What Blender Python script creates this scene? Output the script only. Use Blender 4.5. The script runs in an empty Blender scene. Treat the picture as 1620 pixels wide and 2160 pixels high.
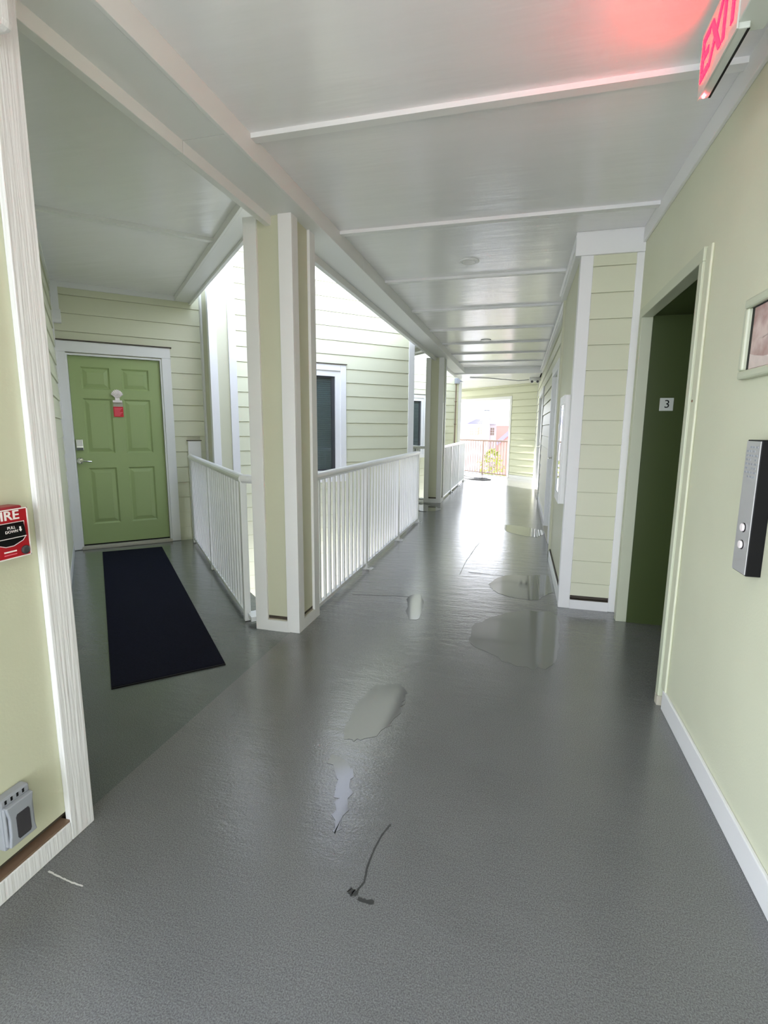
import bpy, bmesh, math, random
from mathutils import Vector, Matrix
random.seed(7)
S = bpy.context.scene
COL = S.collection
PI = math.pi
R2 = math.sqrt(2)

# ------------------------------------------------------------------ camera
def make_camera():
    f, pitch, roll, yaw = 1067.0, 0.16437, -0.008, 0.25838
    cy, sy, cp, sp, cr, sr = (math.cos(yaw), math.sin(yaw), math.cos(pitch), math.sin(pitch), math.cos(roll), math.sin(roll))
    fw = Vector((-sy, cy, 0)); rt = Vector((cy, sy, 0)); dn = Vector((0, 0, -1))
    f2 = cp*fw + sp*dn; d2 = cp*dn - sp*fw
    r3 = cr*rt + sr*d2; d3 = cr*d2 - sr*rt
    cam = bpy.data.cameras.new('camera'); cam.sensor_fit = 'VERTICAL'; cam.sensor_height = 36
    cam.lens = 36*f/2160.0; cam.clip_start = 0.05; cam.clip_end = 500
    o = bpy.data.objects.new('camera', cam); COL.objects.link(o)
    m = Matrix(((r3.x, -d3.x, -f2.x, 0), (r3.y, -d3.y, -f2.y, 0), (r3.z, -d3.z, -f2.z, 1.39), (0, 0, 0, 1)))
    o.matrix_world = m
    S.camera = o
make_camera()

# ------------------------------------------------------------------ world, exposure
W = bpy.data.worlds.new('world'); S.world = W; W.use_nodes = True
wn = W.node_tree.nodes; wl = W.node_tree.links
bg = wn['Background']; bg.inputs['Strength'].default_value = 2.5
tc = wn.new('ShaderNodeTexCoord'); sx = wn.new('ShaderNodeSeparateXYZ'); rp = wn.new('ShaderNodeValToRGB')
wl.new(tc.outputs['Generated'], sx.inputs[0]); wl.new(sx.outputs['Z'], rp.inputs[0]); wl.new(rp.outputs[0], bg.inputs[0])
rp.color_ramp.elements[0].position = 0.0; rp.color_ramp.elements[0].color = (0.89, 0.925, 1.0, 1)
rp.color_ramp.elements[1].position = 0.9; rp.color_ramp.elements[1].color = (0.34, 0.40, 0.56, 1)
sun = bpy.data.lights.new('sun', 'SUN'); sun.energy = 9.0; sun.angle = 0.01; sun.color = (1.0, 0.97, 0.93)
so = bpy.data.objects.new('sun', sun); COL.objects.link(so)
so.rotation_euler = Vector((0.64, -0.62, -0.42)).to_track_quat('-Z', 'Y').to_euler()
S.view_settings.view_transform = 'Standard'; S.view_settings.look = 'None'
S.view_settings.gamma = 1.0; S.view_settings.use_curve_mapping = False
S.view_settings.exposure = 1.86
try:
    S.cycles.max_bounces = 14; S.cycles.diffuse_bounces = 10; S.cycles.glossy_bounces = 6
    S.cycles.use_denoising = True
    S.cycles.sample_clamp_indirect = 8.0
except Exception:
    pass

# ------------------------------------------------------------------ materials
def lin(c):
    return tuple((v/12.92 if v <= 0.04045 else ((v+0.055)/1.055)**2.4) for v in c)
def srgb(r, g, b):
    return lin((r/255, g/255, b/255)) + (1,)
MATS = {}
def mat(name, col, rough=0.5, bump=0.0, bscale=60, stretch=(1, 1, 1), var=0.0, vscale=3, metal=0.0, spec=0.5, emit=None, estr=0, trans=0, coat=0):
    m = bpy.data.materials.new(name); m.use_nodes = True
    nt = m.node_tree; b = nt.nodes['Principled BSDF']
    b.inputs['Base Color'].default_value = col; b.inputs['Roughness'].default_value = rough
    b.inputs['Metallic'].default_value = metal; b.inputs['Specular IOR Level'].default_value = spec
    if coat: b.inputs['Coat Weight'].default_value = coat; b.inputs['Coat Roughness'].default_value = 0.2 if coat < 0.4 else 0.06
    if trans: b.inputs['Transmission Weight'].default_value = trans
    if emit: b.inputs['Emission Color'].default_value = emit; b.inputs['Emission Strength'].default_value = estr
    if bump or var:
        t = nt.nodes.new('ShaderNodeTexCoord'); mp = nt.nodes.new('ShaderNodeMapping')
        nt.links.new(t.outputs['Object'], mp.inputs[0]); mp.inputs['Scale'].default_value = stretch
    if bump:
        n = nt.nodes.new('ShaderNodeTexNoise'); n.inputs['Scale'].default_value = bscale; n.inputs['Detail'].default_value = 3
        bp = nt.nodes.new('ShaderNodeBump'); bp.inputs['Strength'].default_value = bump; bp.inputs['Distance'].default_value = 0.004
        nt.links.new(mp.outputs[0], n.inputs['Vector']); nt.links.new(n.outputs[0], bp.inputs['Height']); nt.links.new(bp.outputs[0], b.inputs['Normal'])
    if var:
        n = nt.nodes.new('ShaderNodeTexNoise'); n.inputs['Scale'].default_value = vscale; n.inputs['Detail'].default_value = 4
        r = nt.nodes.new('ShaderNodeValToRGB')
        r.color_ramp.elements[0].position = 0.3; r.color_ramp.elements[1].position = 0.7
        r.color_ramp.elements[0].color = tuple(c*(1-var) for c in col[:3]) + (1,)
        r.color_ramp.elements[1].color = tuple(min(1, c*(1+var)) for c in col[:3]) + (1,)
        nt.links.new(mp.outputs[0], n.inputs['Vector']); nt.links.new(n.outputs[0], r.inputs[0]); nt.links.new(r.outputs[0], b.inputs['Base Color'])
    MATS[name] = m
    return m

M_WHITE = mat('white_paint', srgb(226, 227, 226), 0.42, 0.05, 90)
M_ROUGH = mat('rough_sawn_white', srgb(226, 226, 228), 0.6, 1.0, 75, (1, 1, 0.035), 0.03, 40)
M_CEIL = mat('ceiling_paint', srgb(232, 232, 233), 0.19, 0.8, 3.5, (0.5, 3.0, 1), 0.015, 2, spec=0.7)
M_SIDING = mat('sage_siding', srgb(208, 210, 185), 0.4, 0.12, 40, (0.15, 1, 1.5), 0.025, 2)
M_PANEL = mat('sage_panel', srgb(199, 200, 176), 0.5, 0.10, 120, (1, 1, 1), 0.02, 2)
M_STUCCO = mat('sage_stucco', srgb(208, 211, 186), 0.55, 0.16, 110, (1, 1, 1), 0.02, 3)
M_DOOR = mat('green_door_paint', srgb(152, 170, 116), 0.38, 0.05, 60)
M_ELEV = mat('elevator_dark_green', srgb(64, 76, 40), 0.35, 0.05, 80)
M_FRAMEG = mat('elevator_frame', srgb(190, 196, 172), 0.4)
M_RAIL = mat('rail_white', srgb(232, 233, 234), 0.28, coat=0.3)
M_TAUPE = mat('rail_taupe', srgb(170, 140, 128), 0.4)
M_DARK = mat('dark_gap', srgb(70, 62, 52), 0.7)
M_BLACK = mat('black_plastic', srgb(9, 9, 10), 0.5, spec=0.2)
M_STEEL = mat('brushed_steel', srgb(200, 200, 202), 0.35, 0.05, 80, (1, 1, 0.02), metal=0.6)
M_CHROME = mat('chrome', srgb(225, 225, 220), 0.14, metal=1.0)
M_RED = mat('alarm_red', srgb(170, 12, 30), 0.3)
M_DRED = mat('alarm_top_red', srgb(150, 40, 52), 0.4)
M_TXT = mat('white_print', srgb(240, 232, 232), 0.5)
M_TAGRED = mat('tag_red', srgb(205, 22, 45), 0.4)
M_TAGTXT = mat('tag_text', srgb(240, 110, 130), 0.5)
M_MAT = mat('navy_mat', srgb(20, 22, 34), 0.95, 1.0, 260, (1, 1, 1), 0.2, 90, spec=0.1)
M_GREYP = mat('grey_plastic', srgb(150, 154, 162), 0.4)
M_SMOKE = mat('smoked_window', srgb(62, 60, 64), 0.25)
M_GLASS = mat('window_glass', (0.62, 0.74, 0.74, 1), 0.02, trans=0.95)
M_BLIND = mat('blind_slats', srgb(112, 130, 130), 0.5)
M_VOID = mat('unlit_room_dark', srgb(30, 34, 34), 0.8)  # near-black colour stands in for the darkness behind openings
M_SASH = mat('dark_sash', srgb(60, 62, 66), 0.4)
M_LETTER = mat('exit_letters', srgb(255, 20, 60), 0.4, emit=(1.0, 0.001, 0.0045, 1), estr=10)
M_LED = mat('red_led', srgb(255, 60, 80), 0.4, emit=(1.0, 0.08, 0.12, 1), estr=30)
M_SIGNP = mat('sign_plastic', srgb(196, 202, 194), 0.4)
M_SILL = mat('threshold', srgb(176, 172, 156), 0.5)
M_HOSE = mat('hose_rubber', srgb(52, 54, 60), 0.5)
M_CABLE = mat('grey_cable', srgb(150, 152, 156), 0.5)
M_PIPE = mat('conduit_rust', srgb(120, 98, 80), 0.5)
M_ROOF = mat('lavender_metal_roof', srgb(116, 110, 146), 0.6)
M_BWHITE = mat('white_stucco_far', srgb(240, 240, 238), 0.7)
M_BRICK = mat('pink_brick_far', srgb(170, 120, 108), 0.8)
M_GROUND = mat('pale_paving', srgb(158, 154, 150), 0.8, 0, 1, (1, 1, 1), 0.05, 0.3)
M_FARPANE = mat('far_window_pane', srgb(150, 128, 104), 0.3)
M_LEAF = mat('leaf_green', srgb(132, 140, 48), 0.6)
M_TRUNK = mat('palm_trunk', srgb(120, 100, 82), 0.8)
M_LENS = mat('lamp_lens', srgb(205, 205, 200), 0.3)
M_WATERM = mat('pale_scratch', srgb(196, 196, 192), 0.6)
M_STAIN = mat('dark_stain', srgb(52, 53, 52), 0.35)
M_PIC = None

def floor_material(name, base, rough_lo, rough_hi, bump):
    m = bpy.data.materials.new(name); m.use_nodes = True; nt = m.node_tree; b = nt.nodes['Principled BSDF']
    N = nt.nodes.new; L = nt.links.new
    t = N('ShaderNodeTexCoord')
    big = N('ShaderNodeTexNoise'); big.inputs['Scale'].default_value = 1.1; big.inputs['Detail'].default_value = 2; big.inputs['Roughness'].default_value = 0.5
    L(t.outputs['Object'], big.inputs['Vector'])
    rr = N('ShaderNodeMapRange'); rr.inputs[1].default_value = 0.35; rr.inputs[2].default_value = 0.65
    rr.inputs[3].default_value = rough_lo; rr.inputs[4].default_value = rough_hi
    L(big.outputs[0], rr.inputs[0])
    # the far half of the deck has been hosed down: wetter with distance along it
    sep = N('ShaderNodeSeparateXYZ'); L(t.outputs['Object'], sep.inputs[0])
    wet = N('ShaderNodeMapRange'); wet.inputs[1].default_value = 1.2; wet.inputs[2].default_value = 3.6; wet.inputs[3].default_value = 1.0; wet.inputs[4].default_value = 0.8
    L(sep.outputs['Y'], wet.inputs[0])
    mu = N('ShaderNodeMath'); mu.operation = 'MULTIPLY'; L(rr.outputs[0], mu.inputs[0]); L(wet.outputs[0], mu.inputs[1])
    L(mu.outputs[0], b.inputs['Roughness'])
    sp = N('ShaderNodeTexNoise'); sp.inputs['Scale'].default_value = 260; sp.inputs['Detail'].default_value = 2
    L(t.outputs['Object'], sp.inputs['Vector'])
    cr = N('ShaderNodeValToRGB'); cr.color_ramp.elements[0].position = 0.35; cr.color_ramp.elements[1].position = 0.66
    cr.color_ramp.elements[0].color = tuple(c*0.72 for c in base[:3]) + (1,)
    cr.color_ramp.elements[1].color = tuple(c*1.3 for c in base[:3]) + (1,)
    L(sp.outputs[0], cr.inputs[0])
    mx = N('ShaderNodeMixRGB'); mx.blend_type = 'MULTIPLY'; mx.inputs[0].default_value = 0.5
    sm = N('ShaderNodeTexNoise'); sm.inputs['Scale'].default_value = 2.3; sm.inputs['Detail'].default_value = 4
    L(t.outputs['Object'], sm.inputs['Vector'])
    c2 = N('ShaderNodeValToRGB'); c2.color_ramp.elements[0].position = 0.3; c2.color_ramp.elements[1].position = 0.65
    c2.color_ramp.elements[0].color = (0.82, 0.82, 0.82, 1); c2.color_ramp.elements[1].color = (1, 1, 1, 1)
    L(sm.outputs[0], c2.inputs[0]); L(cr.outputs[0], mx.inputs[1]); L(c2.outputs[0], mx.inputs[2]); L(mx.outputs[0], b.inputs['Base Color'])
    bn = N('ShaderNodeTexNoise'); bn.inputs['Scale'].default_value = 90; bn.inputs['Detail'].default_value = 3
    L(t.outputs['Object'], bn.inputs['Vector'])
    bp = N('ShaderNodeBump'); bp.inputs['Strength'].default_value = bump; bp.inputs['Distance'].default_value = 0.003
    mpp = N('ShaderNodeMapping'); mpp.inputs['Scale'].default_value = (1.6, 5.0, 1); L(t.outputs['Object'], mpp.inputs[0])
    sw = N('ShaderNodeTexNoise'); sw.inputs['Scale'].default_value = 2.6; sw.inputs['Detail'].default_value = 5; sw.inputs['Roughness'].default_value = 0.65; L(mpp.outputs[0], sw.inputs['Vector'])
    bp2 = N('ShaderNodeBump'); bp2.inputs['Strength'].default_value = 0.14; bp2.inputs['Distance'].default_value = 0.02
    L(sw.outputs[0], bp2.inputs['Height']); L(bn.outputs[0], bp.inputs['Height']); L(bp2.outputs[0], bp.inputs['Normal']); L(bp.outputs[0], b.inputs['Normal'])
    b.inputs['Specular IOR Level'].default_value = 0.35
    film = N('ShaderNodeMapRange'); film.inputs[1].default_value = 1.0; film.inputs[2].default_value = 2.6; film.inputs[3].default_value = 0.1; film.inputs[4].default_value = 0.9
    far_glare_cut = N('ShaderNodeMapRange'); far_glare_cut.inputs[1].default_value = 5.0; far_glare_cut.inputs[2].default_value = 9.0; far_glare_cut.inputs[3].default_value = 1.0; far_glare_cut.inputs[4].default_value = 0.0  # coat faded out far along to dim the blown-out floor reflection
    L(sep.outputs['Y'], far_glare_cut.inputs[0])
    fm = N('ShaderNodeMath'); fm.operation = 'MULTIPLY'; L(film.outputs[0], fm.inputs[0]); L(far_glare_cut.outputs[0], fm.inputs[1])
    L(sep.outputs['Y'], film.inputs[0]); L(fm.outputs[0], b.inputs['Coat Weight'])
    b.inputs['Coat Roughness'].default_value = 0.22; b.inputs['Coat IOR'].default_value = 1.5
    L(bp.outputs[0], b.inputs['Coat Normal'])
    return m
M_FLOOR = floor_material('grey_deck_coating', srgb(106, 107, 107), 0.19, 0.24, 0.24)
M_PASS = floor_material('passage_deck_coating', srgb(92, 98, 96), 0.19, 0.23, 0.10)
M_PUDDLE = mat('standing_water', srgb(112, 114, 112), 0.05, spec=0.5, coat=0.9)
M_FILM = mat('thin_water_film', srgb(106, 107, 107), 0.10, spec=0.4)

# ------------------------------------------------------------------ helpers
def box(bm, x0, x1, y0, y1, z0, z1):
    v = [bm.verts.new(p) for p in ((x0, y0, z0), (x1, y0, z0), (x1, y1, z0), (x0, y1, z0), (x0, y0, z1), (x1, y0, z1), (x1, y1, z1), (x0, y1, z1))]
    for f in ((3, 2, 1, 0), (4, 5, 6, 7), (0, 1, 5, 4), (1, 2, 6, 5), (2, 3, 7, 6), (3, 0, 4, 7)):
        bm.faces.new([v[i] for i in f])
    return bm
def B(*a):
    return box(bmesh.new(), *a)
def poly(bm, pts, z0, z1):
    a = sum(pts[i][0]*pts[(i+1) % len(pts)][1]-pts[(i+1) % len(pts)][0]*pts[i][1] for i in range(len(pts)))
    if a < 0: pts = pts[::-1]
    lo = [bm.verts.new((p[0], p[1], z0)) for p in pts]; hi = [bm.verts.new((p[0], p[1], z1)) for p in pts]
    bm.faces.new(hi); bm.faces.new(lo[::-1])
    n = len(pts)
    for i in range(n):
        bm.faces.new((lo[i], lo[(i+1) % n], hi[(i+1) % n], hi[i]))
    return bm
def prism_xz(bm, pts, y0, y1):
    """outline in x,z extruded along y"""
    a = sum(pts[i][0]*pts[(i+1) % len(pts)][1]-pts[(i+1) % len(pts)][0]*pts[i][1] for i in range(len(pts)))
    if a < 0: pts = pts[::-1]
    f = [bm.verts.new((p[0], y0, p[1])) for p in pts]; k = [bm.verts.new((p[0], y1, p[1])) for p in pts]
    bm.faces.new(f); bm.faces.new(k[::-1]); n = len(pts)
    for i in range(n):
        bm.faces.new((f[(i+1) % n], f[i], k[i], k[(i+1) % n]))
    return bm
def prism_yz(bm, pts, x0, x1):
    f = [bm.verts.new((x0, p[0], p[1])) for p in pts]; k = [bm.verts.new((x1, p[0], p[1])) for p in pts]
    bm.faces.new(f); bm.faces.new(k[::-1]); n = len(pts)
    for i in range(n):
        bm.faces.new((f[(i+1) % n], f[i], k[i], k[(i+1) % n]))
    bmesh.ops.recalc_face_normals(bm, faces=bm.faces[:])
    return bm
def tube(bm, pts, r, n=10, closed=False):
    pts = [Vector(p) for p in pts]; rings = []
    for i, p in enumerate(pts):
        a = pts[i-1] if i else (pts[-1] if closed else p); c = pts[i+1] if i < len(pts)-1 else (pts[0] if closed else p)
        d = (c-a).normalized(); u = d.cross(Vector((0, 0, 1)))
        if u.length < 1e-3: u = d.cross(Vector((0, 1, 0)))
        u.normalize(); w = d.cross(u)
        rings.append([bm.verts.new(p + r*(math.cos(2*PI*k/n)*u + math.sin(2*PI*k/n)*w)) for k in range(n)])
    m = len(rings)
    for i in range(m if closed else m-1):
        q, s = rings[i], rings[(i+1) % m]
        for k in range(n):
            bm.faces.new((q[k], q[(k+1) % n], s[(k+1) % n], s[k]))
    if not closed:
        bm.faces.new(rings[0][::-1]); bm.faces.new(rings[-1])
    bmesh.ops.recalc_face_normals(bm, faces=bm.faces[:])
    return bm
def lathe(bm, prof, cx=0, cy=0, cz=0, axis='z', n=20):
    """prof: (radius, height) list; axis z or y (height runs along -y)"""
    rings = []
    for r, h in prof:
        ring = []
        for k in range(n):
            a = 2*PI*k/n
            if axis == 'z': ring.append(bm.verts.new((cx+r*math.cos(a), cy+r*math.sin(a), cz+h)))
            else: ring.append(bm.verts.new((cx+r*math.cos(a), cy-h, cz+r*math.sin(a))))
        rings.append(ring)
    for a, b in zip(rings, rings[1:]):
        for k in range(n): bm.faces.new((a[k], a[(k+1) % n], b[(k+1) % n], b[k]))
    bm.faces.new(rings[0][::-1]); bm.faces.new(rings[-1])
    bmesh.ops.recalc_face_normals(bm, faces=bm.faces[:])
    return bm
def obj(name, bm, m, parent=None, loc=(0, 0, 0), rz=0, bevel=0, smooth=False, kind=None, label=None, cat=None, group=None):
    me = bpy.data.meshes.new(name); bm.to_mesh(me); bm.free(); me.materials.append(m)
    o = bpy.data.objects.new(name, me); COL.objects.link(o)
    o.location = loc; o.rotation_euler = (0, 0, rz)
    if parent is not None: o.parent = parent
    if smooth:
        for p in me.polygons: p.use_smooth = True
    if bevel:
        b = o.modifiers.new('bevel', 'BEVEL'); b.width = bevel; b.segments = 2; b.limit_method = 'ANGLE'
    tag(o, label, cat, group, kind)
    return o
def tag(o, label=None, cat=None, group=None, kind=None):
    if label: o['label'] = label
    if cat: o['category'] = cat
    if group: o['group'] = group
    if kind: o['kind'] = kind
    return o
def thing(name, label, cat, loc=(0, 0, 0), rz=0, group=None, kind=None):
    o = bpy.data.objects.new(name, None); COL.objects.link(o); o.location = loc; o.rotation_euler = (0, 0, rz)
    o.empty_display_size = 0.1
    return tag(o, label, cat, group, kind)
def struct(name, label, loc=(0, 0, 0), rz=0):
    return thing(name, label, name.split('_')[0].split('.')[0], loc, rz, None, 'structure')
def copy_tree(o, parent=None):
    c = o.copy(); COL.objects.link(c)
    if parent is not None: c.parent = parent
    for ch in list(o.children): copy_tree(ch, c)
    return c
def text_mesh(s, size, depth=0.001, bold=0.0):
    cu = bpy.data.curves.new('text', 'FONT'); cu.body = s; cu.size = size; cu.extrude = depth; cu.offset = bold
    cu.align_x = 'CENTER'; cu.align_y = 'CENTER'; cu.resolution_u = 3
    t = bpy.data.objects.new('text', cu); COL.objects.link(t)
    dg = bpy.context.evaluated_depsgraph_get()
    me = bpy.data.meshes.new_from_object(t.evaluated_get(dg))
    bpy.data.objects.remove(t); bpy.data.curves.remove(cu)
    return me
def text(name, s, size, m, parent, loc, depth=0.001, sx=1.0, bold=0.0):
    """lettering standing in the local x,z plane, read from -y"""
    me = text_mesh(s, size, depth, bold); me.materials.clear(); me.materials.append(m)
    o = bpy.data.objects.new(name, me); COL.objects.link(o)
    o.parent = parent; o.location = loc; o.rotation_euler = (PI/2, 0, 0); o.scale = (sx, 1, 1)
    return o

FR_D2 = PI/4           # walls at 45 degrees (local x runs away to the right)
FR_XM = -PI/2          # walls facing -X : local x = -Y
FR_XP = PI/2           # walls facing +X : local x = +Y
FR_D1 = 3*PI/4         # walls facing (+,+) : local x runs away to the left
FR_END = -PI/4         # end wall

_pl = {}
def plank(parent, u0, u1, z0, z1, m, y0=0.0, th=0.017, gap=0.006):
    key = (round(u1-u0, 4), round(z1-z0, 4), m.name, th, gap)
    if key not in _pl:
        w, h = key[0], key[1]
        bm = bmesh.new()
        prism_yz(bm, [(0, gap), (-th, gap), (-th*0.4, h), (0, h)], 0, w)
        me = bpy.data.meshes.new('siding_plank'); bm.to_mesh(me); bm.free(); me.materials.append(m); _pl[key] = me
    o = bpy.data.objects.new('siding_plank', _pl[key]); COL.objects.link(o)
    o.parent = parent; o.location = (u0, y0, z0)
    return o
def siding(parent, u0, u1, z0, z1, exp, first, holes=(), m=None, y0=0.0, th=0.017, gap=0.006):
    """lap siding: courses whose lower edges lie at first + k*exp"""
    m = m or M_SIDING
    k = math.floor((z0-first)/exp+1e-6); z = first+k*exp
    while z < z1-0.005:
        a, b = max(z, z0), min(z+exp, z1)
        iv = [(u0, u1)]
        for (h0, h1, hz0, hz1) in holes:
            if min(b, hz1)-max(a, hz0) > 0.55*(b-a):
                nx = []
                for (p, q) in iv:
                    if h1 <= p or h0 >= q: nx.append((p, q)); continue
                    if h0 > p: nx.append((p, h0))
                    if h1 < q: nx.append((h1, q))
                iv = nx
        for (p, q) in iv:
            if q-p > 0.02 and b-a > 0.015: plank(parent, p, q, a, b, m, y0, th, gap)
        z += exp
def wall_boxes(bm, u0, u1, z0, z1, th, holes=()):
    """backing sheet from y=0 to y=th with rectangular openings (u0,u1,z0,z1), left to right"""
    u = u0
    for (a, b, c, d) in sorted(holes):
        box(bm, u, a, 0, th, z0, z1)
        if c > z0: box(bm, a, b, 0, th, z0, c)
        if d < z1: box(bm, a, b, 0, th, d, z1)
        u = b
    box(bm, u, u1, 0, th, z0, z1)
    return bm

# ------------------------------------------------------------------ floor
fl = obj('floor', poly(bmesh.new(), [(-1.46, -3.4), (1.3, -3.4), (1.3, 4.5), (0.62, 4.5), (0.62, 14.4), (-1.98, 17.0), (-2.6, 16.4), (-1.46, 14.1)], -0.22, 0),
         M_FLOOR, kind='structure', label='grey textured deck floor, wet and shining along the corridor', cat='floor')
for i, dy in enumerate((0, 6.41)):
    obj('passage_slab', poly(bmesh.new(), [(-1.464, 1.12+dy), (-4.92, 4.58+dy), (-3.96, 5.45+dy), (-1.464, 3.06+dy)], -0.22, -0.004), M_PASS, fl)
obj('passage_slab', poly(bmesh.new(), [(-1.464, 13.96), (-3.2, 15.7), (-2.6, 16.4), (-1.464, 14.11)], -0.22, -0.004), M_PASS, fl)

# standing water: thin sheets on the deck
def blob(pts, n=6):
    out = []
    m = len(pts)
    for i in range(m):
        p0, p1, p2, p3 = (pts[(i+k-1) % m] for k in range(4))
        for s in range(n):
            t = s/n
            q = [0.5*((2*p1[k]) + (-p0[k]+p2[k])*t + (2*p0[k]-5*p1[k]+4*p2[k]-p3[k])*t*t + (-p0[k]+3*p1[k]-3*p2[k]+p3[k])*t**3) for k in (0, 1)]
            out.append((q[0]+random.uniform(-1, 1)*0.012, q[1]+random.uniform(-1, 1)*0.018))
    return out
PUD = [
    ([(-0.20, 4.55), (-0.06, 4.84), (0.17, 4.92), (0.345, 4.94), (0.34, 4.50), (0.20, 4.20), (0.0, 4.20), (-0.15, 4.36)], 'shallow water pooled beside the smooth wall under the cabinet'),
    ([(-0.24, 3.52), (0.03, 3.86), (0.331, 3.89), (0.33, 3.45), (0.265, 3.02), (0.132, 2.92), (-0.036, 2.98), (-0.24, 3.20)], 'mirror-like water pooled in front of the siding return corner'),
    ([(-0.70, 2.46), (-0.55, 2.50), (-0.51, 2.36), (-0.53, 2.13), (-0.62, 1.99), (-0.70, 1.99), (-0.73, 2.21)], 'small puddle reflecting two thin lines in mid floor'),
    ([(-0.72, 1.85), (-0.60, 1.78), (-0.555, 1.62), (-0.548, 1.46), (-0.588, 1.56), (-0.632, 1.70)], 'narrow pointed water streak on the near floor'),
    ([(-0.15, 7.49), (0.154, 7.43), (0.40, 7.16), (0.24, 6.75), (-0.07, 6.98)], 'far puddle by the white door frame on the right'),
    ([(-0.83, 3.96), (-0.72, 4.02), (-0.645, 3.57), (-0.735, 3.50)], 'small squarish puddle left of the corridor middle'),
    ([(-1.50, 8.35), (-1.26, 8.65), (-1.50, 9.0), (-1.95, 9.45), (-2.2, 9.25), (-1.85, 8.75)], 'water on the second passage floor left of the far pillar'),
]
for pts, lab in PUD:
    obj('puddle', poly(bmesh.new(), blob(pts), 0.0005, 0.0016), M_FILM if ('streak' in lab or 'lines' in lab or 'squarish' in lab) else M_PUDDLE, kind='stuff', label=lab, cat='water', group='puddles on the deck')
# marks on the deck
def strip(pts, w, m, name):
    bm = bmesh.new()
    prev = None
    for i, p in enumerate(pts):
        a = Vector(pts[max(0, i-1)]); b = Vector(pts[min(len(pts)-1, i+1)]); d = (b-a).normalized(); n = Vector((-d.y, d.x))
        ww = w*(0.6+0.5*random.random())
        cur = (bm.verts.new((p[0]+n.x*ww, p[1]+n.y*ww, 0.0009)), bm.verts.new((p[0]-n.x*ww, p[1]-n.y*ww, 0.0009)))
        if prev: bm.faces.new((prev[0], prev[1], cur[1], cur[0]))
        prev = cur
    bmesh.ops.recalc_face_normals(bm, faces=bm.faces[:])
    return obj(name, bm, m, fl)
def dense(pts, n=8, j=0.0006):
    out = []
    for a, b in zip(pts, pts[1:]):
        for k in range(n):
            t = k/n; out.append((a[0]+(b[0]-a[0])*t+random.uniform(-j, j), a[1]+(b[1]-a[1])*t+random.uniform(-j, j)))
    out.append(pts[-1]); return out
strip(dense([(-1.371, 1.075), (-1.33, 1.069), (-1.27, 1.062), (-1.223, 1.06)]), 0.003, M_WATERM, 'scratch')
strip(dense([(-0.375, 1.55), (-0.394, 1.49), (-0.402, 1.43), (-0.405, 1.36), (-0.398, 1.30), (-0.41, 1.27)]), 0.0035, M_STAIN, 'stain')
strip(dense([(-0.435, 1.265), (-0.42, 1.255), (-0.405, 1.262)]), 0.012, M_STAIN, 'stain')
strip(dense([(-0.40, 1.243), (-0.375, 1.24), (-0.35, 1.243)]), 0.008, M_STAIN, 'stain')
strip(dense([(-0.30, 4.85), (-0.42, 4.86), (0.05, 4.80)], 10, 0.006), 0.006, M_STAIN, 'stain')
strip(dense([(-1.30, 3.90), (-0.95, 3.97), (-0.75, 3.98)], 10, 0.006), 0.005, M_STAIN, 'stain')
strip(dense([(-0.50, 4.75), (-0.48, 5.4), (-0.42, 6.2)], 10, 0.006), 0.004, M_WATERM, 'scratch')

# ------------------------------------------------------------------ ceiling
ce = obj('ceiling', poly(bmesh.new(), [(-1.31, -3.4), (0.85, -3.4), (0.85, 4.2), (0.60, 4.2), (0.60, 12.12), (-1.31, 12.12)], 2.76, 2.95), M_CEIL,
         kind='structure', label='glossy white painted ceiling of the corridor with thin battens', cat='ceiling')
for k, y in enumerate((-2.56, -1.32, -0.08, 1.16, 2.395, 3.635, 4.885, 6.125, 7.36, 8.55, 9.70, 10.90, 11.92)):
    x1 = 0.77 if y < 4 else 0.37
    obj('batten', B(-1.30, x1, y, y+0.05, 2.738, 2.76), M_WHITE, ce)
obj('soffit_panel', poly(bmesh.new(), [(-1.55, 12.12), (0.6, 12.12), (0.6, 14.4), (-2.1, 17.1), (-3.2, 16.0), (-1.55, 14.2)], 2.63, 2.95), M_CEIL, ce)
for dy in (0, 6.41):
    obj('passage_ceiling', poly(bmesh.new(), [(-1.52, 1.13+dy), (-4.95, 4.56+dy), (-3.90, 5.52+dy), (-1.52, 2.95+dy)], 2.88, 3.0), M_CEIL, ce)
    bm = bmesh.new(); poly(bm, [(-3.33, 2.97+dy), (-2.45, 3.85+dy), (-2.485, 3.885+dy), (-3.365, 3.005+dy)], 2.855, 2.88)
    obj('batten', bm, M_WHITE, ce)

# ------------------------------------------------------------------ corridor beam
t1 = struct('trim_1', 'long white boxed beam along the left edge of the corridor ceiling')
obj('beam_core', B(-1.56, -1.32, -3.4, 12.6, 2.68, 2.96), M_WHITE, t1)
for (a, b) in ((-3.4, 0.9), (0.903, 4.20), (4.203, 8.2), (8.203, 12.62)):
    obj('fascia_board', B(-1.32, -1.30, a, b, 2.655, 2.762), M_WHITE, t1, bevel=0.003)
for (a, b) in ((-3.4, 2.2), (2.203, 7.4), (7.403, 12.62)):
    obj('soffit_board', B(-1.535, -1.32, a, b, 2.66, 2.68), M_WHITE, t1)
    obj('edge_strip', B(-1.575, -1.533, a, b, 2.605, 2.685), M_WHITE, t1, bevel=0.003)
obj('outer_fascia', B(-1.58, -1.56, -3.4, 12.6, 2.685, 2.98), M_WHITE, t1)

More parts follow.
